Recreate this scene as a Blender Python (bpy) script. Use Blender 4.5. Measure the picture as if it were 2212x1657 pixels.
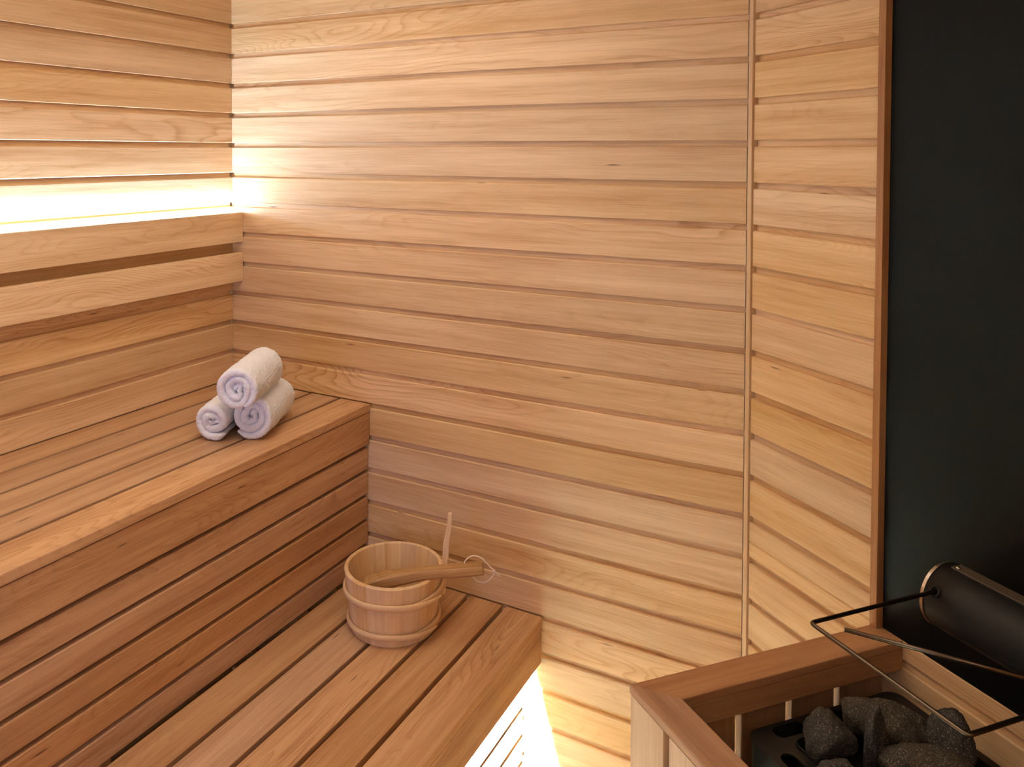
import bpy, bmesh, math, random
from math import sin, cos, pi, radians
from mathutils import Vector, Matrix, noise

for o in list(bpy.data.objects):
    bpy.data.objects.remove(o)
S = bpy.context.scene
C = S.collection
Z0 = 1.60          # floor is z = 0, the wall rows are counted from eye height
random.seed(7)

# ------------------------------------------------------------------ camera
CAM = Vector((1.7617, -1.8262, -0.0112 + Z0))
yaw, pit, rol = -0.52001685, -0.0276101, 0.001598
FPX, CX, CY = 1785.79, 952.69, 376.55
fwd = Vector((sin(yaw) * cos(pit), cos(yaw) * cos(pit), sin(pit)))
rt = Vector((cos(yaw), -sin(yaw), 0))
up = rt.cross(fwd)
r2 = rt * cos(rol) + up * sin(rol)
u2 = -rt * sin(rol) + up * cos(rol)
cam_data = bpy.data.cameras.new('camera')
cam = bpy.data.objects.new('camera', cam_data)
C.objects.link(cam)
m = Matrix((r2, u2, -fwd)).transposed().to_4x4()
m.translation = CAM
cam.matrix_world = m
cam_data.sensor_fit = 'HORIZONTAL'
cam_data.sensor_width = 36
cam_data.lens = FPX / 2212 * 36
cam_data.shift_x = (1106 - CX) / 2212
cam_data.shift_y = -(828.5 - CY) / 2212
cam_data.clip_start = 0.02
S.camera = cam

# ------------------------------------------------------------------ view, world, room lights, added fill
S.view_settings.view_transform = 'Standard'
S.view_settings.look = 'None'
S.view_settings.gamma = 1
S.view_settings.use_curve_mapping = False
S.view_settings.exposure = 0.45
S.cycles.max_bounces = 12
S.cycles.diffuse_bounces = 5
W = bpy.data.worlds.new('world')
S.world = W
W.use_nodes = True
W.node_tree.nodes['Background'].inputs[0].default_value = (1.0, 0.93, 0.85, 1)
W.node_tree.nodes['Background'].inputs[1].default_value = 0.25


def area(name, loc, target, size, size_y, power, color, spread=180):
    d = bpy.data.lights.new(name, 'AREA')
    d.shape = 'RECTANGLE'
    d.size, d.size_y = size, size_y
    d.energy = power
    d.color = color
    d.spread = radians(spread)
    o = bpy.data.objects.new(name, d)
    C.objects.link(o)
    o.location = loc
    o.rotation_euler = (Vector(target) - Vector(loc)).to_track_quat('-Z', 'Y').to_euler()
    return o


LED_UP, LED_LOW = 77.0, 5000.0
area('ceiling_light', (0.75, -0.85, 2.12), (0.75, -0.80, 0), 0.6, 1.2, 4.6, (1.0, 0.85, 0.66), spread=150)
area('room_fill', (1.95, -1.95, 1.85), (0.0, -0.6, 1.25), 0.9, 0.9, 4.5, (1.0, 0.86, 0.70))  # unseen warm fill, added to brighten the backrest and left wall
area('door_daylight', (0.72, -2.12, 0.95), (0.40, -0.5, 0.90), 0.5, 1.0, 2.0, (0.40, 0.46, 1.0), spread=120)

# ------------------------------------------------------------------ materials
def srgb(r, g, b):
    f = lambda c: (c / 255) / 12.92 if c / 255 <= 0.04045 else ((c / 255 + 0.055) / 1.055) ** 2.4
    return (f(r), f(g), f(b), 1)


class NT:
    def __init__(s, name):
        s.m = bpy.data.materials.new(name)
        s.m.use_nodes = True
        s.t = s.m.node_tree
        s.b = s.t.nodes['Principled BSDF']

    def n(s, typ, **kw):
        n = s.t.nodes.new(typ)
        for k, v in kw.items():
            setattr(n, k, v)
        return n

    def l(s, a, b):
        s.t.links.new(a, b)

    def math(s, op, a, b=None, c=None, clamp=False):
        n = s.n('ShaderNodeMath', operation=op)
        n.use_clamp = clamp
        for i, v in enumerate((a, b, c)):
            if v is None:
                continue
            if isinstance(v, (int, float)):
                n.inputs[i].default_value = v
            else:
                s.l(v, n.inputs[i])
        return n.outputs[0]

    def mix(s, fac, a, b, blend='MIX'):
        n = s.n('ShaderNodeMix', data_type='RGBA', blend_type=blend)
        for sock, v in ((n.inputs[0], fac), (n.inputs[6], a), (n.inputs[7], b)):
            if isinstance(v, (int, float)):
                sock.default_value = v
            elif isinstance(v, tuple):
                sock.default_value = v
            else:
                s.l(v, sock)
        return n.outputs[2]

    def noise(s, vec, scale=1, detail=3, rough=0.5, dist=0):
        n = s.n('ShaderNodeTexNoise')
        n.inputs['Scale'].default_value = scale
        n.inputs['Detail'].default_value = detail
        n.inputs['Roughness'].default_value = rough
        n.inputs['Distortion'].default_value = dist
        s.l(vec, n.inputs['Vector'])
        return n.outputs['Fac']

    def comb(s, x, y, z):
        n = s.n('ShaderNodeCombineXYZ')
        for i, v in enumerate((x, y, z)):
            if isinstance(v, (int, float)):
                n.inputs[i].default_value = v
            else:
                s.l(v, n.inputs[i])
        return n.outputs[0]

    def ramp(s, fac, stops):
        n = s.n('ShaderNodeMapRange')
        n.inputs[1].default_value, n.inputs[2].default_value = stops
        s.l(fac, n.inputs[0])
        return n.outputs[0]


def wood(name, light, dark, ring=1.15, fibre=0.75, rough=0.5, tint=0.16, knots=True, freq=30.0):
    """Wood from a UV map in metres (u along the grain) and the per-board number 'pid'."""
    t = NT(name)
    uv = t.n('ShaderNodeUVMap').outputs[0]
    sep = t.n('ShaderNodeSeparateXYZ')
    t.l(uv, sep.inputs[0])
    u, v = sep.outputs[0], sep.outputs[1]
    at = t.n('ShaderNodeAttribute', attribute_name='pid')
    pid = at.outputs['Fac']
    po = t.math('MULTIPLY', pid, 53.0)
    r1 = t.math('FRACT', t.math('MULTIPLY', pid, 17.31))
    r2_ = t.math('FRACT', t.math('MULTIPLY', pid, 41.77))
    uo = t.math('ADD', u, t.math('MULTIPLY', pid, 31.7))
    # growth rings: contours of a stretched soft field give the cathedral figure
    field = t.noise(t.comb(t.math('MULTIPLY', uo, 1.3), t.math('MULTIPLY', v, 8.0), po), 1, 2.0, 0.45, 0.3)
    k = t.math('ADD', t.math('MULTIPLY', r1, freq), freq * 0.4)
    ph = t.math('ADD', t.math('MULTIPLY', field, k), t.math('MULTIPLY', v, 60.0))
    wob = t.noise(t.comb(t.math('MULTIPLY', uo, 9.0), t.math('MULTIPLY', v, 60.0), po), 1, 2.0)
    ph = t.math('ADD', ph, t.math('MULTIPLY', wob, 0.8))
    saw = t.math('FRACT', ph)
    line = t.math('POWER', saw, 4.0)
    line = t.math('MULTIPLY', line, t.ramp(t.math('SUBTRACT', 1.0, saw), (0.0, 0.12)))
    mask = t.noise(t.comb(t.math('MULTIPLY', uo, 1.1), t.math('MULTIPLY', v, 10.0), t.math('ADD', po, 7.0)), 1, 1.0)
    mask = t.ramp(mask, (0.38, 0.66))
    amt = t.math('MULTIPLY', t.math('MULTIPLY', line, mask), t.math('MULTIPLY', t.math('ADD', r2_, 0.35), ring))
    # broad tone streaks, and fine fibre
    st = t.noise(t.comb(t.math('MULTIPLY', uo, 1.6), t.math('MULTIPLY', v, 26.0), po), 1, 3.0, 0.6)
    fb = t.noise(t.comb(t.math('MULTIPLY', uo, 14.0), t.math('MULTIPLY', v, 900.0), po), 1, 2.0, 0.6)
    fb2 = t.noise(t.comb(t.math('MULTIPLY', uo, 5.0), t.math('MULTIPLY', v, 260.0), po), 1, 2.0, 0.6)
    f = t.math('ADD', t.math('MULTIPLY', t.math('SUBTRACT', st, 0.5), 1.9), amt)
    f = t.math('ADD', f, t.math('MULTIPLY', t.math('SUBTRACT', fb, 0.5), fibre))
    f = t.math('ADD', f, t.math('MULTIPLY', t.math('SUBTRACT', fb2, 0.5), fibre))
    f = t.math('ADD', f, 0.33, clamp=True)
    col = t.mix(f, light, dark)
    # each board its own tone
    val = t.math('ADD', 1.0 - tint * 0.5, t.math('MULTIPLY', r2_, tint))
    hs = t.n('ShaderNodeHueSaturation')
    t.l(t.math('ADD', 0.4980, t.math('MULTIPLY', r1, 0.0025)), hs.inputs['Hue'])
    t.l(t.math('ADD', 0.90, t.math('MULTIPLY', r1, 0.22)), hs.inputs['Saturation'])
    t.l(val, hs.inputs['Value'])
    t.l(col, hs.inputs['Color'])
    out = hs.outputs[0]
    if knots:
        vo = t.n('ShaderNodeTexVoronoi', feature='F1', voronoi_dimensions='2D')
        vo.inputs['Scale'].default_value = 1
        vo.inputs['Randomness'].default_value = 1
        t.l(t.comb(t.math('MULTIPLY', uo, 3.2), t.math('MULTIPLY', v, 34.0), po), vo.inputs['Vector'])
        sp = t.n('ShaderNodeSeparateColor')
        t.l(vo.outputs['Color'], sp.inputs[0])
        sel = t.math('GREATER_THAN', sp.outputs[0], 0.955)
        d = t.math('ADD', vo.outputs['Distance'], t.math('MULTIPLY', t.math('SUBTRACT', wob, 0.5), 0.06))
        kn = t.math('MULTIPLY', sel, t.math('SUBTRACT', 1.0, t.ramp(d, (0.015, 0.06))))
        out = t.mix(t.math('MULTIPLY', kn, 0.8), out, srgb(70, 35, 18))
    t.l(out, t.b.inputs['Base Color'])
    t.b.inputs['Roughness'].default_value = rough
    t.b.inputs['Specular IOR Level'].default_value = 0.35
    bp = t.n('ShaderNodeBump')
    bp.inputs['Strength'].default_value = 0.12
    bp.inputs['Distance'].default_value = 0.001
    t.l(t.math('ADD', fb, amt), bp.inputs['Height'])
    t.l(bp.outputs[0], t.b.inputs['Normal'])
    return t.m


def plain(name, col, rough=0.5, metal=0.0, spec=0.5, var=0.0, scale=30, bump=0.0):
    t = NT(name)
    tc = t.n('ShaderNodeTexCoord').outputs['Object']
    nz = t.noise(tc, scale, 5, 0.6)
    lo = tuple(c * (1 - var) for c in col[:3]) + (1,)
    hi = tuple(min(1, c * (1 + var)) for c in col[:3]) + (1,)
    t.l(t.mix(nz, lo, hi), t.b.inputs['Base Color'])
    t.b.inputs['Roughness'].default_value = rough
    t.b.inputs['Metallic'].default_value = metal
    t.b.inputs['Specular IOR Level'].default_value = spec
    if bump:
        bp = t.n('ShaderNodeBump')
        bp.inputs['Strength'].default_value = bump
        bp.inputs['Distance'].default_value = 0.001
        t.l(nz, bp.inputs['Height'])
        t.l(bp.outputs[0], t.b.inputs['Normal'])
    return t.m


def emit(name, col, strength):
    t = NT(name)
    t.b.inputs['Base Color'].default_value = (0.8, 0.8, 0.8, 1)
    t.b.inputs['Emission Color'].default_value = col
    t.b.inputs['Emission Strength'].default_value = strength
    return t.m


def stone_mat(name, base):
    t = NT(name)
    tc = t.n('ShaderNodeTexCoord').outputs['Object']
    a = t.noise(tc, 22, 6, 0.7)
    b = t.noise(tc, 420, 3, 0.7)
    c = t.noise(tc, 170, 4, 0.75)
    f = t.ramp(b, (0.55, 0.70))
    col = t.mix(a, tuple(x * 0.25 for x in base[:3]) + (1,), tuple(x * 0.55 for x in base[:3]) + (1,))
    col = t.mix(t.math('MULTIPLY', f, 0.65), col, srgb(168, 156, 138))
    g = t.ramp(c, (0.56, 0.70))
    col = t.mix(t.math('MULTIPLY', g, 0.35), col, srgb(128, 104, 76))
    t.l(col, t.b.inputs['Base Color'])
    t.b.inputs['Roughness'].default_value = 0.75
    bp = t.n('ShaderNodeBump')
    bp.inputs['Strength'].default_value = 0.7
    bp.inputs['Distance'].default_value = 0.003
    t.l(t.math('ADD', c, t.math('MULTIPLY', a, 1.5)), bp.inputs['Height'])
    t.l(bp.outputs[0], t.b.inputs['Normal'])
    return t.m


M = {}
M['wall'] = wood('clear_softwood_cladding', srgb(226, 194, 152), srgb(186, 142, 94), ring=0.78)
M['bench'] = wood('clear_softwood_bench', srgb(207, 169, 131), srgb(160, 115, 78), ring=0.7)
M['pine'] = wood('pale_pine', srgb(232, 202, 160), srgb(204, 162, 114), ring=0.25, tint=0.1, knots=False)
M['ladle'] = wood('darker_pine', srgb(200, 166, 126), srgb(146, 106, 70), ring=1.2, tint=0.02, fibre=1.4, knots=False)
M['cap'] = wood('shaded_guard_wood', srgb(180, 138, 102), srgb(140, 94, 63), ring=0.3, tint=0.08, knots=False)  # guard wood with shade put into its colour, for rails and side slats
M['slat'] = wood('lit_guard_wood', srgb(226, 200, 168), srgb(192, 156, 120), ring=0.4, tint=0.1)  # same guard wood, lightened to carry the light on the front slats
M['backrest'] = wood('backrest_wood', srgb(236, 212, 180), srgb(202, 166, 128), ring=0.7)
M['floor'] = plain('pale_floor', srgb(205, 190, 165), 0.5, var=0.1, scale=8)
M['towel'] = plain('white_terry', srgb(234, 237, 252), 0.95, spec=0.05, var=0.06, scale=420, bump=1.0)
M['panel'] = plain('black_mineral_panel', srgb(15, 14, 13), 0.6, spec=0.10, var=0.18, scale=5)
M['black'] = plain('black_powder_coat', srgb(13, 13, 15), 0.5, spec=0.35, var=0.15, scale=900, bump=0.35)
M['heater'] = plain('black_heater_steel', srgb(30, 28, 27), 0.5, spec=0.4, var=0.2, scale=60)
M['steel'] = plain('brushed_steel', srgb(205, 196, 184), 0.28, 1.0)
M['dark_steel'] = plain('heat_tinted_steel', srgb(104, 92, 80), 0.35, 1.0, var=0.2, scale=12)
M['strip'] = plain('dull_metal_strip', srgb(92, 82, 70), 0.6, 0.3, var=0.08, scale=40)
M['cord'] = plain('cotton_cord', srgb(232, 214, 196), 0.9, spec=0.1, var=0.1, scale=900)
M['led_up'] = emit('led_diffuser_upper', (0.72, 1.0, 1.32, 1), LED_UP)
M['led_low'] = emit('led_diffuser_lower', (0.60, 1.0, 1.20, 1), LED_LOW)
M['stone'] = stone_mat('peridotite', srgb(74, 72, 70))
M['stone_b'] = stone_mat('brown_peridotite', srgb(88, 78, 66))

# ------------------------------------------------------------------ builders
def link(name, mesh, mat, parent=None, smooth=False):
    o = bpy.data.objects.new(name, mesh)
    C.objects.link(o)
    if mat:
        mesh.materials.append(mat)
    if smooth:
        for p in mesh.polygons:
            p.use_smooth = True
    if parent:
        o.parent = parent
        o.matrix_parent_inverse = parent.matrix_world.inverted()
    return o


def thing(name, label, cat, loc=(0, 0, 0), rz=0, group=None):
    o = bpy.data.objects.new(name, None)
    C.objects.link(o)
    o.empty_display_size = 0.05
    o.location = loc
    o.rotation_euler = (0, 0, rz)
    o['label'] = label
    o['category'] = cat
    if group:
        o['group'] = group
    bpy.context.view_layer.update()
    return o


def tag(o, label, cat, group=None):
    o['label'] = label
    o['category'] = cat
    if group:
        o['group'] = group
    return o


def struct(o):
    o['kind'] = 'structure'
    return o


class WB:
    """Collects boards; every board carries its UVs in metres and its own pid."""
    def __init__(s):
        s.v, s.f, s.uv, s.pid = [], [], [], []

    def extrude(s, o, U, V, N, L, prof, pid=None, end=None):
        """prof: closed polygon of (v, n) swept along U for length L. end: optional (dv -> u) skew at far end."""
        pid = random.random() if pid is None else pid
        o, U, V, N = Vector(o), Vector(U), Vector(V), Vector(N)
        base = len(s.v)
        n = len(prof)
        du = random.random() * 3
        sk0, sk1 = (end or (lambda a, b: 0, lambda a, b: 0))
        for (a, b) in prof:
            s.v.append(o + U * sk0(a, b) + V * a + N * b)
        for (a, b) in prof:
            s.v.append(o + U * (L + sk1(a, b)) + V * a + N * b)
        acc = 0
        flip = (U.cross(V)).dot(N) < 0
        area2 = sum(prof[i][0] * prof[(i + 1) % n][1] - prof[(i + 1) % n][0] * prof[i][1] for i in range(n))
        if area2 < 0:
            flip = not flip
        for i in range(n):
            j = (i + 1) % n
            d = math.hypot(prof[j][0] - prof[i][0], prof[j][1] - prof[i][1])
            f = [base + i, base + j, base + n + j, base + n + i]
            uv = [(du, acc), (du, acc + d), (du + L, acc + d), (du + L, acc)]
            if not flip:
                f.reverse()
                uv.reverse()
            s.f.append(f)
            s.uv.append(uv)
            s.pid.append(pid)
            acc += d
        f = list(range(base, base + n))
        uv = [(du + p[1] * 3, p[0]) for p in prof]
        g = [x + n for x in f][::-1]
        if flip:
            f.reverse()
            g.reverse()
            s.f += [f, g]
            s.uv += [uv[::-1], uv]
        else:
            s.f += [f, g]
            s.uv += [uv, uv[::-1]]
        s.pid += [pid, pid]

    def board(s, o, U, V, N, L, w, t, bev=0.0012, pid=None, end=None):
        """o at the back lower corner: spans 0..L on U, 0..w on V, 0..t on N."""
        b = min(bev, w / 3, t / 3)
        prof = [(b, 0), (w - b, 0), (w, b), (w, t - b), (w - b * .3, t - b * .3), (w - b, t), (b, t), (b * .3, t - b * .3), (0, t - b), (0, b)]
        s.extrude(o, U, V, N, L, prof, pid, end)

    def build(s, name, mat, parent=None, smooth=False):
        me = bpy.data.meshes.new(name)
        me.from_pydata([tuple(v) for v in s.v], [], s.f)
        uvl = me.uv_layers.new(name='UVMap')
        i = 0
        for uv in s.uv:
            for c in uv:
                uvl.data[i].uv = c
                i += 1
        at = me.attributes.new('pid', 'FLOAT', 'FACE')
        at.data.foreach_set('value', s.pid)
        me.update()
        return link(name, me, mat, parent, smooth)


def grid_mesh(name, P, mat, parent=None, closeu=False, closev=False, uvs=(1, 1), pid=0.5, smooth=True, caps=False):
    """P[i][j] grid of points -> surface with UVs in metres-ish units."""
    nu, nv = len(P), len(P[0])
    me = bpy.data.meshes.new(name)
    vs = [tuple(p) for row in P for p in row]
    fs, uv = [], []
    for i in range(nu if closeu else nu - 1):
        for j in range(nv if closev else nv - 1):
            a, b = (i + 1) % nu, (j + 1) % nv
            fs.append((i * nv + j, a * nv + j, a * nv + b, i * nv + b))
            uv += [(i * uvs[0], j * uvs[1]), ((i + 1) * uvs[0], j * uvs[1]), ((i + 1) * uvs[0], (j + 1) * uvs[1]), (i * uvs[0], (j + 1) * uvs[1])]
    if caps:
        fs.append(tuple(range(nv))[::-1])
        fs.append(tuple((nu - 1) * nv + j for j in range(nv)))
        uv += [(0, 0)] * (2 * nv)
    me.from_pydata(vs, [], fs)
    l = me.uv_layers.new(name='UVMap')
    for i, c in enumerate(uv):
        l.data[i].uv = c
    at = me.attributes.new('pid', 'FLOAT', 'FACE')
    at.data.foreach_set('value', [pid] * len(fs))
    bm = bmesh.new()
    bm.from_mesh(me)
    bmesh.ops.recalc_face_normals(bm, faces=bm.faces)
    bm.to_mesh(me)
    bm.free()
    return link(name, me, mat, parent, smooth)


def tube(name, pts, r, mat, parent=None, n=12, closed=False):
    pts = [Vector(p) for p in pts]
    P = []
    N = len(pts)
    ref = None
    for i, p in enumerate(pts):
        a = pts[(i - 1) % N] if (closed or i > 0) else p
        b = pts[(i + 1) % N] if (closed or i < N - 1) else p
        t = (b - a).normalized()
        if ref is None:
            ref = t.orthogonal().normalized()
        ref = (ref - t * ref.dot(t)).normalized()
        s = t.cross(ref)
        rr = r[i] if isinstance(r, (list, tuple)) else r
        P.append([p + (ref * cos(2 * pi * j / n) + s * sin(2 * pi * j / n)) * rr for j in range(n)])
    return grid_mesh(name, P, mat, parent, closeu=closed, closev=True, uvs=(0.02, 0.005), caps=not closed)


def bent(pts, rad=0.012, n=6):
    """Round the corners of a polyline."""
    pts = [Vector(p) for p in pts]
    out = [pts[0]]
    for i in range(1, len(pts) - 1):
        p = pts[i]
        a = (pts[i - 1] - p)
        b = (pts[i + 1] - p)
        r = min(rad, a.length / 2, b.length / 2)
        A = p + a.normalized() * r
        B = p + b.normalized() * r
        for k in range(n + 1):
            t = k / n
            out.append(A * (1 - t) ** 2 + p * 2 * t * (1 - t) + B * t * t)
    out.append(pts[-1])
    return out


def smooth_path(pts, n=8):
    pts = [Vector(p) for p in pts]
    out = []
    for i in range(len(pts) - 1):
        p0 = pts[max(i - 1, 0)]
        p1, p2 = pts[i], pts[i + 1]
        p3 = pts[min(i + 2, len(pts) - 1)]
        for k in range(n):
            t = k / n
            out.append(0.5 * ((2 * p1) + (p2 - p0) * t + (2 * p0 - 5 * p1 + 4 * p2 - p3) * t * t + (3 * p1 - p0 - 3 * p2 + p3) * t ** 3))
    out.append(pts[-1])
    return out


X, Y, Z = Vector((1, 0, 0)), Vector((0, 1, 0)), Vector((0, 0, 1))
MOD = 0.088
GAP = 0.15 * MOD
SX = 1.46509
TH = 0.7066994
cd = Vector((cos(TH), -sin(TH), 0))       # along the angled wall, to the right
cn = Vector((-sin(TH), -cos(TH), 0))      # out of the angled wall into the room


def W3(s, d, z):
    """Point by the angled wall: s along it, d out of it, z above the floor."""
    return Vector((SX, 0, 0)) + cd * s + cn * d + Z * z


def rowz(k):
    return Z0 - k * MOD


def cladding(wb, o, U, N, L, k0, k1, ztop=None, zbot=None):
    """Shiplap rows k0..k1-1; o = wall base point (z ignored), N = out of the wall."""
    for k in range(k0, k1):
        zt = rowz(k) + GAP
        zf = rowz(k)
        zb = rowz(k + 1) + GAP
        if zbot is not None:
            zb = max(zb, zbot)
            if zf <= zb:
                continue
        D = -0.0095
        bv = 0.0015
        if ztop is not None and zf > ztop:
            zf = zt = ztop
        oo = Vector((o[0], o[1], 0))
        tl = [(zb, -0.03), (zb, -bv), (zb + bv, 0), (zf - 0.0025, 0), (zf, -0.0022)]
        if zt > zf + 1e-6:
            tl += [(zf, D), (zt + 0.004, D), (zt + 0.004, -0.03)]
        else:
            tl += [(zf, -0.03)]
        wb.extrude(oo, U, Z, N, L, tl)


# ------------------------------------------------------------------ room shell
H = 2.15
wb = WB()
cladding(wb, (0, -2.2, 0), Y, X, 2.2 - 0.0006, -6, 19, zbot=0.0)
wb.board((-0.045, -2.2, 0), Y, Z, X, 2.2, H, 0.014)
struct(wb.build('wall_left', M['wall']))

wb = WB()
cladding(wb, (-0.012, 0, 0), X, -Y, SX - 0.009 + 0.012, -6, 19, zbot=0.0)
wb.board((-0.045, 0.031, 0), X, Z, Y, SX + 0.045, H, 0.014)
struct(wb.build('wall_back', M['wall']))

ZP = Z0 - 0.834           # foot of the black panel = top of the heater guard
wb = WB()
cladding(wb, W3(0.0075, 0, 0), cd, cn, 0.3195, -6, 10, zbot=ZP)
cladding(wb, W3(0.0075, 0, 0), cd, cn, 1.29, 9, 19, ztop=ZP, zbot=0.0)
wb.board(W3(0, -0.045, 0), cd, Z, cn, 1.29, H, 0.014)
struct(wb.build('wall_corner', M['wall']))

wb = WB()
wb.board(W3(-0.0055, -0.0135, 0.0), Z, cd, cn, H - 0.001, 0.012, 0.0185, bev=0.001)
struct(wb.build('trim_1', M['wall']))
wb = WB()
wb.board(W3(0.3278, -0.02, ZP + 0.0005), Z, cd, cn, H - ZP - 0.001, 0.0145, 0.034, bev=0.001)
struct(wb.build('trim_2', M['cap']))

XR = SX + cd.x * 1.29
YR = cd.y * 1.29
wb = WB()
wb.board((XR, -2.2, 0), Y, Z, X, 2.2 + YR, H, 0.03)
struct(wb.build('wall_right', M['wall']))
wb = WB()
cladding(wb, (1.2, -2.2, 0), X, Y, XR - 1.2, -6, 19, zbot=0.0)
wb.board((0.3, -2.23, 1.95), X, Z, Y, 0.9, H - 1.95, 0.03)
wb.board((-0.03, -2.23, 0), X, Z, Y, 0.33, H, 0.03)
struct(wb.build('wall_front', M['wall']))
wb = WB()
for i in range(28):
    wb.board((-0.05 + i * 0.09, -2.23, H), Y, X, Z, 2.3, 0.0895, 0.02)
struct(wb.build('ceiling', M['wall']))
wb = WB()
wb.board((-0.05, -2.23, -0.03), X, Y, Z, 2.6, 2.3, 0.03)
struct(wb.build('floor', M['floor']))

# ------------------------------------------------------------------ black panel on the angled wall
wb = WB()
wb.board(W3(0.3430, -0.012, ZP), cd, Z, cn, 1.29 - 0.345, H - ZP - 0.002, 0.012, bev=0.0005)
tag(wb.build('heat_shield_panel', M['panel']), 'tall matte black panel covering the angled wall above the heater', 'wall panel')

# ------------------------------------------------------------------ backrest on the left wall
YL = -2.19
br = thing('backrest', 'wooden backrest of two long boards on the left wall above upper bench', 'backrest', (0.0, -1.0, Z0 - 0.4))
for za, zb_ in ((-0.279, -0.191), (-0.3958, -0.3104)):
    wb = WB()
    wb.board((0.0225, YL, Z0 + za), Y, Z, X, -YL - 0.0008, zb_ - za, 0.0187, bev=0.002)
    wb.build('backrest_board', M['backrest'], br)
for yy in (-0.95, -1.45, -1.95):
    wb = WB()
    wb.board((0.0005, yy, Z0 - 0.39), Z, Y, X, 0.14, 0.04, 0.022)
    wb.build('mounting_block', M['bench'], br)

lt = thing('light_strip', 'glowing white light strip along the top of the backrest', 'light strip', (0.012, -1.0, Z0 - 0.2))
P = []
for yy in (YL, -0.002):
    row = []
    for a in [(0.0022, -0.206), (0.0022, -0.192), (0.004, -0.1885), (0.0085, -0.1870), (0.0165, -0.1870), (0.0205, -0.1885), (0.0222, -0.192), (0.0222, -0.206)]:
        row.append(Vector((a[0], yy, Z0 + a[1])))
    P.append(row)
grid_mesh('diffuser', P, M['led_up'], lt, closev=True, smooth=False, caps=True)
wb = WB()
wb.board((0.0018, YL, Z0 - 0.212), Y, X, Z, -YL - 0.002, 0.0205, 0.0055, bev=0.0005)
wb.build('profile', M['steel'], lt)

# ------------------------------------------------------------------ benches
def slats(wb, x, ztop, zbot, L, pitch=0.0668, w=0.0572, t=0.016):
    z = ztop
    while z > zbot + 0.004:
        zz = max(z - w, zbot)
        wb.board((x - t, YL, zz), Y, Z, X, L, z - zz, t, bev=0.002)
        z -= pitch


ub = thing('upper_bench', 'upper wooden sauna bench holding the rolled towels', 'bench', (0.25, -1.0, 0))
ZU = Z0 - 0.6918
LB = -YL - 0.0025
wb = WB()
edges = [0.0015, 0.0945, 0.195, 0.295, 0.395, 0.4975]
for i in range(5):
    a = edges[i] + (0.005 if i else 0)
    b = edges[i + 1] - (0.005 if i < 4 else 0)
    wb.board((a, YL, ZU - 0.0214), Y, X, Z, LB, b - a, 0.0214, bev=0.002)
wb.build('seat', M['bench'], ub)
wb = WB()
wb.board((0.4755, YL, Z0 - 0.8015), Y, Z, X, LB, 0.0860, 0.0195, bev=0.0015)
wb.build('fascia_board', M['bench'], ub)
wb = WB()
slats(wb, 0.4905, Z0 - 0.8125, Z0 - 1.1334 + 0.0015, LB)
wb.build('slatted_riser', M['bench'], ub)
for yy in (-0.28, -0.86, -1.35, -1.85):
    wb = WB()
    wb.board((0.4255, yy, Z0 - 1.575), Z, Y, X, 0.8815, 0.045, 0.0475)
    wb.build('support_post', M['bench'], ub)
for yy in (-0.12, -1.2):
    wb = WB()
    wb.board((0.05, yy, ZU - 0.0214 - 0.06), X, Z, Y, 0.37, 0.0595, 0.03)
    wb.build('seat_joist', M['bench'], ub)

lb = thing('lower_bench', 'lower wooden sauna bench with the bucket on it', 'bench', (0.75, -1.0, 0))
ZL = Z0 - 1.1334
wb = WB()
edges = [0.4985, 0.5975, 0.698, 0.799, 0.898, 0.999]
for i in range(5):
    a = edges[i] + (0.0055 if i else 0)
    b = edges[i + 1] - (0.0055 if i < 4 else 0)
    wb.board((a, YL, ZL - 0.0206), Y, X, Z, LB + 0.0019, b - a, 0.0206, bev=0.002)
wb.build('seat', M['bench'], lb)
wb = WB()
wb.board((0.9775, YL, Z0 - 1.2475), Y, Z, X, LB + 0.0015, 0.0915, 0.0192, bev=0.0015)
wb.build('fascia_board', M['bench'], lb)
wb = WB()
slats(wb, 0.9500, Z0 - 1.245, 0.0, LB)
wb.board((0.934, YL, Z0 - 1.238), Y, Z, X, LB, 0.083, 0.016, bev=0.002)
wb.build('slatted_base', M['bench'], lb)
for yy in (-0.12, -1.1):
    wb = WB()
    wb.board((0.55, yy, ZL - 0.0206 - 0.06), X, Z, Y, 0.37, 0.0595, 0.03)
    wb.build('seat_joist', M['bench'], lb)
for yy in (-0.3, -0.9, -1.5):
    wb = WB()
    wb.board((0.887, yy, 0.001), Z, Y, X, Z0 - 1.156, 0.045, 0.0465)
    wb.build('support_post', M['bench'], lb)

l2 = thing('light_strip', 'white light strip hidden under the lip of the lower bench', 'light strip', (0.965, -1.0, ZL - 0.03))
P = []
for yy in (YL, -0.003):
    P.append([Vector((a, yy, Z0 + b)) for a, b in [(0.954, -1.160), (0.976, -1.160), (0.976, -1.166), (0.972, -1.168), (0.958, -1.168), (0.954, -1.166)]])
grid_mesh('diffuser', P, M['led_low'], l2, closev=True, smooth=False, caps=True)
wb = WB()
wb.board((0.9535, YL, Z0 - 1.1598), Y, X, Z, -YL - 0.003, 0.023, 0.005, bev=0.0005)
wb.build('profile', M['steel'], l2)

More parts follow.
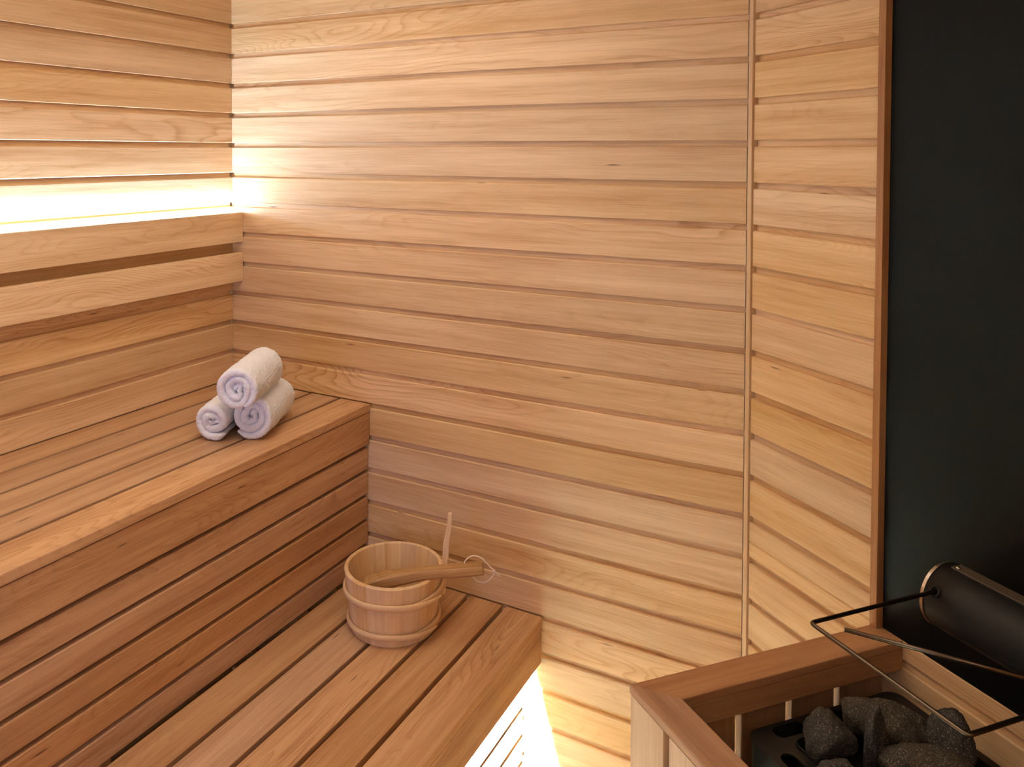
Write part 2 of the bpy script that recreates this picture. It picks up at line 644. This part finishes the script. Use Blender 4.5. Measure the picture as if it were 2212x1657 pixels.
# ------------------------------------------------------------------ rolled towels
def towel(loc, rz, R, L, turns, th, ccw, tail, squash, lab, seed):
    """A terry towel rolled up: a thick ribbon wound on itself, soft rounded ends. local axis: -y is the front face."""
    t = thing('rolled_towel', lab, 'towel', loc, rz, 'rolled white towels on the upper bench')
    nt = int(turns * 150)
    prof = []
    hr = th * 0.5
    half = L / 2 - hr
    for k in range(9):      # front round
        a = -pi / 2 - pi / 2 + pi * k / 8
        prof.append((-half + hr * 0.9 * -sin(pi * k / 8), hr * -cos(pi * k / 8)))
    ns = 90
    for k in range(1, ns):
        prof.append((-half + 2 * half * k / ns, hr))
    for k in range(9):
        prof.append((half + hr * 0.9 * sin(pi * k / 8), hr * cos(pi * k / 8)))
    for k in range(1, ns):
        prof.append((half - 2 * half * k / ns, -hr))
    P = []
    rnd = random.Random(seed)
    ph = [rnd.random() * 6 for _ in range(4)]
    total = turns * 2 * pi
    for i in range(nt + 1):
        q = i / nt
        a = q * total                      # from the outer end inwards
        rc = R - hr - (a / (2 * pi)) * th * 0.96
        ripple = 0.0035 * sin(2 * a + ph[0]) * q + 0.002 * sin(3 * a + ph[1]) * q
        rc = max(rc, 0.002) + ripple
        if squash == 0:      # the outer end lies flat against the roll
            rc -= hr * 0.75 * max(0.0, 1 - i / 50)
        ang = -pi / 2 + (a if ccw else -a) + tail
        cx_, cz_ = cos(ang) * rc, sin(ang) * rc
        tk = min(1.0, (i + 1) / 12) * min(1.0, (nt - i + 1) / 18)     # thin the two ends of the ribbon
        inset = 0.003 * sin(1.3 * a + ph[2]) + 0.005 * q * q - 0.002
        row = []
        for (yv, n_) in prof:
            rr = (rc + n_ * (0.35 + 0.65 * tk)) if rc > hr else rc + n_ * 0.8
            y2 = yv - (inset * -1 if yv < 0 else inset)
            p = Vector((cos(ang) * rr, y2, sin(ang) * rr))
            # flatten what lies on the bench
            if p.z < -R * (1 - squash):
                p.x *= 1 + 0.25 * squash
                p.z = -R * (1 - squash) + (p.z + R * (1 - squash)) * 0.15
            w_ = noise.noise(Vector((p.x * 26, p.y * 18, p.z * 26)) + Vector((seed * 7, 0, 0)))
            f_ = noise.noise(Vector((p.x * 260, p.y * 260, p.z * 260)) + Vector((seed * 3, 5, 0)))
            f2_ = noise.noise(Vector((p.x * 600, p.y * 600, p.z * 600)))
            d = Vector((cos(ang), 0, sin(ang))) if n_ > 0 or yv > -half else Vector((0, -1, 0))
            p += d * (w_ * 0.0028 + f_ * 0.0016 + f2_ * 0.0018)
            row.append(p)
        P.append(row)
    o = grid_mesh('towel_roll', P, M['towel'], t, closev=True, caps=True)
    o.matrix_parent_inverse = Matrix.Identity(4)
    return t


def towel_at(front, z, R, L, rz, *a):
    # the roll's front face centre is at `front`
    dx, dy = -sin(rz), cos(rz)
    return towel((front[0] + dx * L / 2, front[1] + dy * L / 2, z), rz, R, L, *a)


TR = radians(23)
towel_at((0.4150, -0.3740), ZU + 0.0555, 0.0580, 0.185, TR, 2.7, 0.0175, True, -0.75, 0.08, 'rolled white towel at the bottom right of the pile of three', 3)
towel_at((0.3420, -0.4260), ZU + 0.0475, 0.0490, 0.185, TR, 2.4, 0.0175, False, 0.75, 0.08, 'rolled white towel at the bottom left of the pile of three', 5)
towel_at((0.4340, -0.4440), ZU + 0.1375, 0.0575, 0.205, TR + 0.02, 2.6, 0.0180, True, 0.5, 0.0, 'rolled white towel lying on top of the other two', 9)

# ------------------------------------------------------------------ bucket
BX, BY, BH = 0.7025, -0.1998, 0.1424
bk = thing('sauna_bucket', 'round pale pine bucket with two wooden hoops on the lower bench', 'bucket', (BX, BY, ZL + 0.0005))


def brad(z):
    return 0.101 + (0.1174 - 0.101) * z / BH


def lathe_wood(name, rings, mat, parent, n=96, staves=16, groove=0.0006):
    """rings: (r, z, grooved) outline; each stave gets its own grain."""
    me = bpy.data.meshes.new(name)
    vs, fs, uv, pid = [], [], [], []
    nr = len(rings)
    for j in range(n):
        a = 2 * pi * j / n
        per = n // staves
        g = groove if j % per == 0 else 0
        for (r, z, gr) in rings:
            r_ = r - gr * g
            vs.append((r_ * cos(a), r_ * sin(a), z))
    for j in range(n):
        b = (j + 1) % n
        acc = 0
        for i in range(nr - 1):
            d = math.hypot(rings[i + 1][0] - rings[i][0], rings[i + 1][1] - rings[i][1])
            fs.append((j * nr + i, b * nr + i, b * nr + i + 1, j * nr + i + 1))
            w0, w1 = j * 0.0069, (j + 1) * 0.0069
            uv += [(acc, w0), (acc, w1), (acc + d, w1), (acc + d, w0)]
            pid.append(((j // (n // staves)) * 0.6180339) % 1)
            acc += d
    me.from_pydata(vs, [], fs)
    l = me.uv_layers.new(name='UVMap')
    for i, c in enumerate(uv):
        l.data[i].uv = c
    at = me.attributes.new('pid', 'FLOAT', 'FACE')
    at.data.foreach_set('value', pid)
    o = link(name, me, mat, None, False)
    o.parent = parent
    return o


T = 0.0105
rings = [(0.0955, 0.004, 0), (0.0985, 0.0, 0), (brad(0) - 0.001, 0.0, 1), (brad(0.002), 0.002, 1), (brad(0.05), 0.05, 1), (brad(0.1), 0.1, 1), (brad(BH - 0.003), BH - 0.003, 1),
         (brad(BH) - 0.0022, BH - 0.0004, 1), (brad(BH) - 0.004, BH, 1), (brad(BH) - T + 0.002, BH, -1), (brad(BH) - T, BH - 0.002, -1), (brad(0.07) - T, 0.07, -1), (brad(0.014) - T, 0.014, -1), (brad(0.014) - T, 0.004, -1), (0.0955, 0.004, 0)]
lathe_wood('staves', rings, M['pine'], bk)
wb = WB()
for i in range(5):
    xa = -0.09 + i * 0.036
    hw = math.sqrt(max(0.0905 ** 2 - max(abs(xa), abs(xa + 0.036)) ** 2, 0.0002))
    wb.board((xa, -hw, 0.005), Y, X, Z, 2 * hw, 0.036, 0.009, bev=0.0004)
o = wb.build('bottom', M['pine'])
o.parent = bk


def hoop(zc, tilt, tdir, over, h=0.0140, th=0.0080, a0=0.0, loose=0.006):
    """A split-wood hoop whose ends overlap near angle a0."""
    P = []
    n = 130
    tot = 2 * pi + over
    for i in range(n + 1):
        q = i / n
        a = a0 + tot * q
        z = zc + tilt * cos(a - tdir)
        lo = loose * max(0.0, 1 - abs((a - a0 - tot) / 0.9)) ** 1.5 + th * max(0.0, min(1.0, (a - a0 - 2 * pi + 0.5) / 0.5))
        lo += 0.0015 * max(0, 1 - (a - a0) / 0.5) * 0
        row = []
        m_ = 12
        taper = min(1.0, 0.35 + 8 * q, 0.35 + 8 * (1 - q))
        for j in range(m_):
            b = 2 * pi * j / m_
            cz, cr = sin(b), cos(b)
            sz = math.copysign(abs(cz) ** 0.7, cz) * h / 2 * taper
            sr = math.copysign(abs(cr) ** 0.7, cr) * th / 2 * taper
            r = brad(z) + th / 2 + 0.0003 + lo + sr
            row.append(Vector((r * cos(a), r * sin(a), z + sz)))
        P.append(row)
    o = grid_mesh('hoop', P, M['pine'], None, closev=True, uvs=(0.006, 0.003), pid=0.37, caps=True)
    o.parent = bk
    return o


hoop(0.098, 0.004, radians(10), 0.6, a0=radians(-35))
hoop(0.026, 0.003, radians(10), 0.5, h=0.0135, a0=radians(-30), loose=0.004)

# upright lug that stands up from the rim at the right
ha = radians(30)
er = Vector((cos(ha), sin(ha), 0))
et = Vector((-sin(ha), cos(ha), 0))
P = []
for z, off, w, t_ in [(0.072, 0.0085, 0.012, 0.006), (0.10, 0.0075, 0.0135, 0.007), (0.135, 0.0065, 0.014, 0.0075), (0.16, 0.008, 0.014, 0.0075), (0.185, 0.0095, 0.0135, 0.0072),
                      (0.208, 0.0125, 0.012, 0.0068), (0.224, 0.0158, 0.0115, 0.0062), (0.245, 0.0178, 0.011, 0.0058), (0.262, 0.0185, 0.010, 0.0052), (0.2645, 0.0185, 0.008, 0.004)]:
    c = er * (brad(min(z, BH)) + off - 0.002) + Z * z
    rv = Vector((0.868, 0.497, 0))
    P.append([c + et * w * a_ * 0.5 + er * t_ * 2.0 * b_ * 0.5 for a_, b_ in ((-1, -.7), (-.7, -1), (.7, -1), (1, -.7), (1, .7), (.7, 1), (-.7, 1), (-1, .7))])
o = grid_mesh('handle', P, M['pine'], None, closev=True, uvs=(0.02, 0.003), pid=0.81, smooth=False, caps=True)
o.parent = bk

# ------------------------------------------------------------------ ladle lying across the rim
ld = thing('ladle', 'brown wooden ladle with a white string loop lying across the bucket rim', 'ladle', (0.80, -0.19, Z0 - 0.97))
A = Vector((0.9195, -0.1577, Z0 - 0.965))
B = Vector((0.668, -0.2830, Z0 - 0.9990))
ax = (B - A)
LL = ax.length
ax.normalize()
sd = ax.cross(Z).normalized()
nn = sd.cross(ax).normalized()
if nn.z < 0:
    nn = -nn
P = []
uvacc = []
for q, w, t_, dz in [(0.0, 0.024, 0.020, 0.0), (0.004, 0.026, 0.023, 0.0), (0.10, 0.028, 0.025, 0.0), (0.25, 0.027, 0.024, 0.0), (0.36, 0.025, 0.023, 0.001), (0.5, 0.025, 0.024, 0.0), (0.64, 0.030, 0.028, -0.003), (0.78, 0.038, 0.030, -0.006), (0.9, 0.044, 0.026, -0.010), (0.97, 0.040, 0.018, -0.013), (1.0, 0.028, 0.008, -0.016)]:
    c = A + ax * LL * q + Z * dz
    P.append([c + sd * w * a_ * 0.5 + nn * t_ * b_ * 0.5 for a_, b_ in ((-1, -.5), (-.75, -.95), (.75, -.95), (1, -.5), (1, .72), (.86, 1), (-.86, 1), (-1, .72))])
grid_mesh('handle', P, M['ladle'], ld, closev=True, uvs=(0.028, 0.006), pid=0.23, smooth=False, caps=True)
# bowl of the ladle, hanging inside the bucket below the far end of the handle
P = []
bc = Vector((0.690, -0.243, Z0 - 1.048))
outl = [(0.0, -0.030), (0.018, -0.029), (0.030, -0.024), (0.037, -0.012), (0.039, 0.004), (0.040, 0.020), (0.038, 0.021), (0.036, 0.019), (0.034, 0.0), (0.029, -0.014), (0.016, -0.022), (0.0, -0.024)]
for j in range(40):
    a = 2 * pi * j / 40
    P.append([bc + Vector((r * cos(a) if r > 0 else 0.0002 * cos(a), r * sin(a) if r > 0 else 0.0002 * sin(a), z)) for r, z in outl])
grid_mesh('bowl', P, M['ladle'], ld, closeu=True, uvs=(0.006, 0.008), pid=0.3)
cp = [(0.8800, -0.1720, 0.6370), (0.8794, -0.1704, 0.6475), (0.8932, -0.1625, 0.6595), (0.9117, -0.1519, 0.6542), (0.9265, -0.1434, 0.6369), (0.9376, -0.1370, 0.6229)]
cq = [(0.9376, -0.1370, 0.6229), (0.9330, -0.1390, 0.6110), (0.9211, -0.1455, 0.5990), (0.9040, -0.1540, 0.5990), (0.8915, -0.1600, 0.6120), (0.8850, -0.1660, 0.6230)]
cord = tube('cord', smooth_path([Vector(p) for p in cp] + [Vector(p) for p in cq[1:]], 8), 0.0015, M['cord'], ld, n=8)
K = Vector((0.9376, -0.1370, 0.6229))
pts = []
for i in range(40):
    a = 2 * pi * i / 39 * 2
    pts.append(K + rt * 0.0026 * cos(a) + Z * 0.0026 * sin(a) + fwd * 0.0018 * sin(a * 1.5))
tube('knot', pts, 0.0011, M['cord'], cord, n=8)
tube('tail', smooth_path([K, K + Vector((0.006, 0.003, -0.003)), K + Vector((0.0112, 0.0063, -0.0108))], 6), 0.0011, M['cord'], cord, n=8)
tube('tail', smooth_path([K, K + Vector((0.004, 0.002, -0.006)), K + Vector((0.0085, 0.0043, -0.0125))], 6), 0.0011, M['cord'], cord, n=8)

# ------------------------------------------------------------------ heater guard
GS0, GS1, GD = 0.3279, 0.3846, 0.4970
GDI = 0.4406
GE = 0.98
gd = thing('heater_guard', 'wooden slatted guard rail around the heater against the angled wall', 'guard rail', W3(0.6, 0.25, 0))
CT = 0.0145
wb = WB()
# back rail: runs out of the wall, mitred at the outer corner
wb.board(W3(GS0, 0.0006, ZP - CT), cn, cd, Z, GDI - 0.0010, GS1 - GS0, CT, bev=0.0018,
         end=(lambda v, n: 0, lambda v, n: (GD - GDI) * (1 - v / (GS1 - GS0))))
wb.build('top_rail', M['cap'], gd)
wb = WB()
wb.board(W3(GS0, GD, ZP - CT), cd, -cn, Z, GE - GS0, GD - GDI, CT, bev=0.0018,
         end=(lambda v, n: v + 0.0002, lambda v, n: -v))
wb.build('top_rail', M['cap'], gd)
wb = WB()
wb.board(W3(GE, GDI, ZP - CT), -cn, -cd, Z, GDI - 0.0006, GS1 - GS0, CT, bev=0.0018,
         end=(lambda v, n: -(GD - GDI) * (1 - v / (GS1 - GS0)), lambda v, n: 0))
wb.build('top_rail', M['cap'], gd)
# inner rails below the cap
ZR = Z0 - 0.8838
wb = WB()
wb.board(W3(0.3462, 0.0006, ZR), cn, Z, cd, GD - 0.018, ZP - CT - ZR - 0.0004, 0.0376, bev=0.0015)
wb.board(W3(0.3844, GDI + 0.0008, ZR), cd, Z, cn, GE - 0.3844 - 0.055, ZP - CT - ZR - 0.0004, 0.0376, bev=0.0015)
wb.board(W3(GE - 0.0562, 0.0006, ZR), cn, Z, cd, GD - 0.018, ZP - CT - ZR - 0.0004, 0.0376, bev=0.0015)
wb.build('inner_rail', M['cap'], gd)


def uprights(name, o, U, N, ranges):
    wb = WB()
    for a, b in ranges:
        wb.board(o + U * a + Z * 0.004, Z, U, N, ZP - CT - 0.0045, b - a, 0.0152, bev=0.0015)
    wb.build(name, M['slat'] if name == 'front_slats' else M['cap'], gd)  # front takes the lit copy, sides the shade-darkened one


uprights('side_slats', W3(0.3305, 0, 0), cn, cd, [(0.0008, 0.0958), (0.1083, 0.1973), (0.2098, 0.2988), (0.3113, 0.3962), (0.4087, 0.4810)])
uprights('front_slats', W3(0, 0.4812, 0), cd, cn, [(0.3300, 0.4144), (0.4290, 0.5154), (0.5300, 0.6164), (0.6310, 0.7174), (0.7320, 0.8184), (0.8330, 0.9194), (0.9340, 0.977)])
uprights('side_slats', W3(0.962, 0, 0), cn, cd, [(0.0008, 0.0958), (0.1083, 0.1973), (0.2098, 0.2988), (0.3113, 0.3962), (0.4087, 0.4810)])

# ------------------------------------------------------------------ heater
ZT = Z0 - 0.905
ht = thing('sauna_heater', 'black steel sauna heater with a slotted top tray inside the wooden guard', 'heater', W3(0.63, 0.18, 0))


def stadium(cu, n=9):
    (cx_, cy_, hx, hy) = cu
    r = min(hx, hy)
    pts = []
    for qx, qy, a0 in ((1, 1, 0), (-1, 1, 90), (-1, -1, 180), (1, -1, 270)):
        for k in range(n):
            a = radians(a0 + 90 * k / (n - 1))
            pts.append((cx_ + qx * (hx - r) + r * cos(a), cy_ + qy * (hy - r) + r * sin(a)))
    return pts


def rrect(x0, y0, x1, y1, r, n=6):
    pts = []
    for cx_, cy_, a0 in ((x1 - r, y1 - r, 0), (x0 + r, y1 - r, 90), (x0 + r, y0 + r, 180), (x1 - r, y0 + r, 270)):
        for k in range(n):
            a = radians(a0 + 90 * k / (n - 1))
            pts.append((cx_ + r * cos(a), cy_ + r * sin(a)))
    return pts


def cut_plate(name, loops, th, z, mat, parent):
    """Flat plate with holes in (s, d); loops[0] is the outline."""
    cu = bpy.data.curves.new(name, 'CURVE')
    cu.dimensions = '2D'
    cu.fill_mode = 'BOTH'
    cu.extrude = th / 2
    for lp in loops:
        sp = cu.splines.new('POLY')
        sp.points.add(len(lp) - 1)
        for i, (a, b) in enumerate(lp):
            sp.points[i].co = (a, b, 0, 1)
        sp.use_cyclic_u = True
    tmp = bpy.data.objects.new(name, cu)
    C.objects.link(tmp)
    bpy.context.view_layer.update()
    me = bpy.data.meshes.new_from_object(tmp.evaluated_get(bpy.context.evaluated_depsgraph_get()))
    bpy.data.objects.remove(tmp)
    bpy.data.curves.remove(cu)
    me.materials.clear()
    me.transform(Matrix.Translation(Vector((SX, 0, z - th / 2))) @ Matrix(((cd.x, cn.x, 0, 0), (cd.y, cn.y, 0, 0), (0, 0, 1, 0), (0, 0, 0, 1))))
    bm = bmesh.new()
    bm.from_mesh(me)
    bmesh.ops.recalc_face_normals(bm, faces=bm.faces)
    bm.to_mesh(me)
    bm.free()
    return link(name, me, mat, parent)


HS0, HS1, HD0, HD1 = 0.393, 0.900, 0.030, 0.334
BS0, BS1, BD0, BD1 = 0.4375, 0.860, 0.050, 0.283
loops = [rrect(HS0, HD0, HS1, HD1, 0.022), rrect(BS0 + .001, BD0 + .001, BS1 - .001, BD1 - .001, 0.014)]
for c in [(0.4120, 0.262, 0.0125, 0.030), (0.4120, 0.180, 0.0125, 0.030), (0.4120, 0.098, 0.0125, 0.030)]:
    loops.append(stadium(c))
for i in range(5):
    loops.append(stadium((0.480 + i * 0.082, 0.3095, 0.030, 0.0125)))
cut_plate('top_tray', loops, 0.003, ZT, M['heater'], ht)


def shell(name, x0, y0, x1, y1, r, z0, z1, th, mat, parent, floor=True):
    o_ = rrect(x0, y0, x1, y1, r, 5)
    i_ = rrect(x0 + th, y0 + th, x1 - th, y1 - th, max(r - th, 0.002), 5)
    P = []
    for lp, z in ((i_, z0 + th), (i_, z1), (o_, z1), (o_, z0)):
        P.append([W3(a, b, z) for a, b in lp])
    ob = grid_mesh(name, P, mat, parent, closev=True, smooth=False, caps=floor)
    return ob


shell('body', HS0 + 0.003, HD0 + 0.003, HS1 - 0.003, HD1 - 0.003, 0.02, 0.10, ZT - 0.0032, 0.002, M['heater'], ht)
shell('stone_basket', BS0, BD0, BS1, BD1, 0.014, ZT - 0.045, ZT + 0.006, 0.0015, M['heater'], ht)
for a in (HS0 + 0.03, HS1 - 0.03):
    for b in (HD0 + 0.03, HD1 - 0.03):
        tube('leg', [W3(a, b, 0.0), W3(a, b, 0.101)], 0.012, M['heater'], ht)


def stone(lab, s, d, z, dims, rz, seed, mat='stone', planes=9, tilt=0.0):
    rnd = random.Random(seed)
    pl = []
    for i in range(planes):
        v = Vector((rnd.gauss(0, 1), rnd.gauss(0, 1), rnd.gauss(0, 1))).normalized()
        pl.append((v, rnd.uniform(0.60, 0.86)))
    pl += [(Vector((0, 0, -1)), 0.8)]
    bm = bmesh.new()
    bmesh.ops.create_icosphere(bm, subdivisions=5, radius=1)
    for v in bm.verts:
        u = v.co.normalized()
        r = 1.0
        for n_, dd in pl:
            c = u.dot(n_)
            if c > 0.05:
                rr = dd / c
                k = 0.10
                h_ = max(0, min(1, 0.5 + 0.5 * (rr - r) / k))
                r = rr * (1 - h_) + r * h_ - k * h_ * (1 - h_)
        q = u * r
        w = Vector((seed * 3.1, seed, 0))
        r += 0.075 * noise.noise(q * 2.2 + w) + 0.045 * noise.noise(q * 5 + w) + 0.026 * noise.noise(q * 11 + w) + 0.014 * noise.noise(q * 25 + w)
        v.co = Vector((u.x * r * dims[0], u.y * r * dims[1], u.z * r * dims[2]))
    me = bpy.data.meshes.new('heater_stone')
    bm.to_mesh(me)
    bm.free()
    o = link('heater_stone', me, M[mat], None, True)
    o.location = W3(s, d, z)
    o.rotation_euler = (tilt, tilt * 0.6, rz)
    return tag(o, lab, 'stone', 'dark stones on the heater')


RC = -TH
stone('dark rounded stone at the left front of the heater, beside the tray slots', 0.4700, 0.248, Z0 - 0.882, (0.046, 0.041, 0.044), RC, 11)
stone('broad flat-topped brown stone at the back of the heater', 0.4780, 0.136, Z0 - 0.880, (0.064, 0.044, 0.044), 0.10, 22, 'stone_b', tilt=0.1)
stone('narrow upright wedge of stone leaning between the round and broad stones', 0.511, 0.200, Z0 - 0.876, (0.020, 0.038, 0.060), RC + 0.6, 35, tilt=0.15)
stone('squarish stone lying alone by the wooden wall, under the bent rod', 0.544, 0.088, Z0 - 0.884, (0.038, 0.038, 0.052), 0.1, 52)
stone('large brown stone in the middle of the heater foreground', 0.600, 0.178, Z0 - 0.880, (0.080, 0.050, 0.046), -0.25, 57, 'stone_b', tilt=-0.12)
stone('small stone at the front edge, below the rounded stone', 0.536, 0.2895, Z0 - 0.8775, (0.034, 0.020, 0.023), 0.1, 63)
stone('small pale grey stone in front of the large brown one', 0.596, 0.240, Z0 - 0.848, (0.016, 0.014, 0.016), 0.3, 72)

# ------------------------------------------------------------------ black tube on the panel, with bent steel rods
TS, TD, TZ, TRR = 0.511, 0.062, Z0 - 0.679, 0.0485
tb = thing('wall_tube', 'horizontal black tube on the black panel with bent steel rods over the stones', 'tube', W3(0.8, TD, TZ))


def ring_pts(s, r, n=64):
    return [W3(s, TD, TZ) + cn * r * cos(2 * pi * i / n) + Z * r * sin(2 * pi * i / n) for i in range(n)]


P = [ring_pts(TS, TRR - 0.002), ring_pts(TS, TRR)] + [ring_pts(TS + 0.64 * k / 12, TRR) for k in range(1, 13)] + [ring_pts(TS + 0.64, TRR - 0.002)]
grid_mesh('tube_body', P, M['black'], tb, closev=True, smooth=True, caps=True)
P = [ring_pts(TS - 0.004, TRR - 0.003), ring_pts(TS - 0.0045, TRR + 0.0008), ring_pts(TS + 0.0005, TRR + 0.0010), ring_pts(TS + 0.0005, TRR - 0.003)]
grid_mesh('end_ring', P, M['steel'], tb, closev=True, smooth=False, caps=True)
sp = WB()
sp.board(W3(0.5235, 0.0490, TZ + TRR - 0.0010), cd, cn, Z, 0.62, 0.0200, 0.0028, bev=0.0005)
strip = sp.build('mounting_strip', M['strip'], tb)
for s_ in (0.531, 1.13):
    P = []
    for rr, zz in ((0.0034, 0), (0.0034, 0.0010), (0.0024, 0.0022), (0.0006, 0.0026)):
        P.append([W3(s_, 0.0640, TZ + TRR + 0.0017 + zz) + (cd * cos(a) + cn * sin(a)) * rr for a in [2 * pi * j / 16 for j in range(16)]])
    grid_mesh('screw', P, M['steel'], strip, closev=True, caps=True)
for s_ in (0.62, 1.05):
    wb = WB()
    wb.board(W3(s_, 0.0003, TZ - 0.012), cd, Z, cn, 0.03, 0.024, 0.0165)
    wb.build('bracket', M['black'], tb)
RZ = TZ + 0.0215
RD = 0.0029
grommet = [W3(0.5275 + 0.0065 * cos(a), TD + math.sqrt(TRR ** 2 - 0.0215 ** 2) + 0.0008 - 0.0045 * sin(a), RZ + 0.0065 * sin(a)) for a in [2 * pi * j / 20 for j in range(20)]]
tube('grommet', grommet, 0.0016, M['black'], tb, n=8, closed=True)
fr = tube('rod_frame', bent([W3(0.5275, 0.095, RZ), W3(0.5305, 0.3405, RZ), W3(0.7625, 0.3425, RZ), W3(0.7625, 0.095, RZ)], 0.007), RD, M['dark_steel'], tb, n=14)
tube('diagonal_rod', [W3(0.5600, 0.3105, RZ + 0.001), W3(0.7620, 0.1425, RZ + 0.001)], RD, M['dark_steel'], tb, n=14)
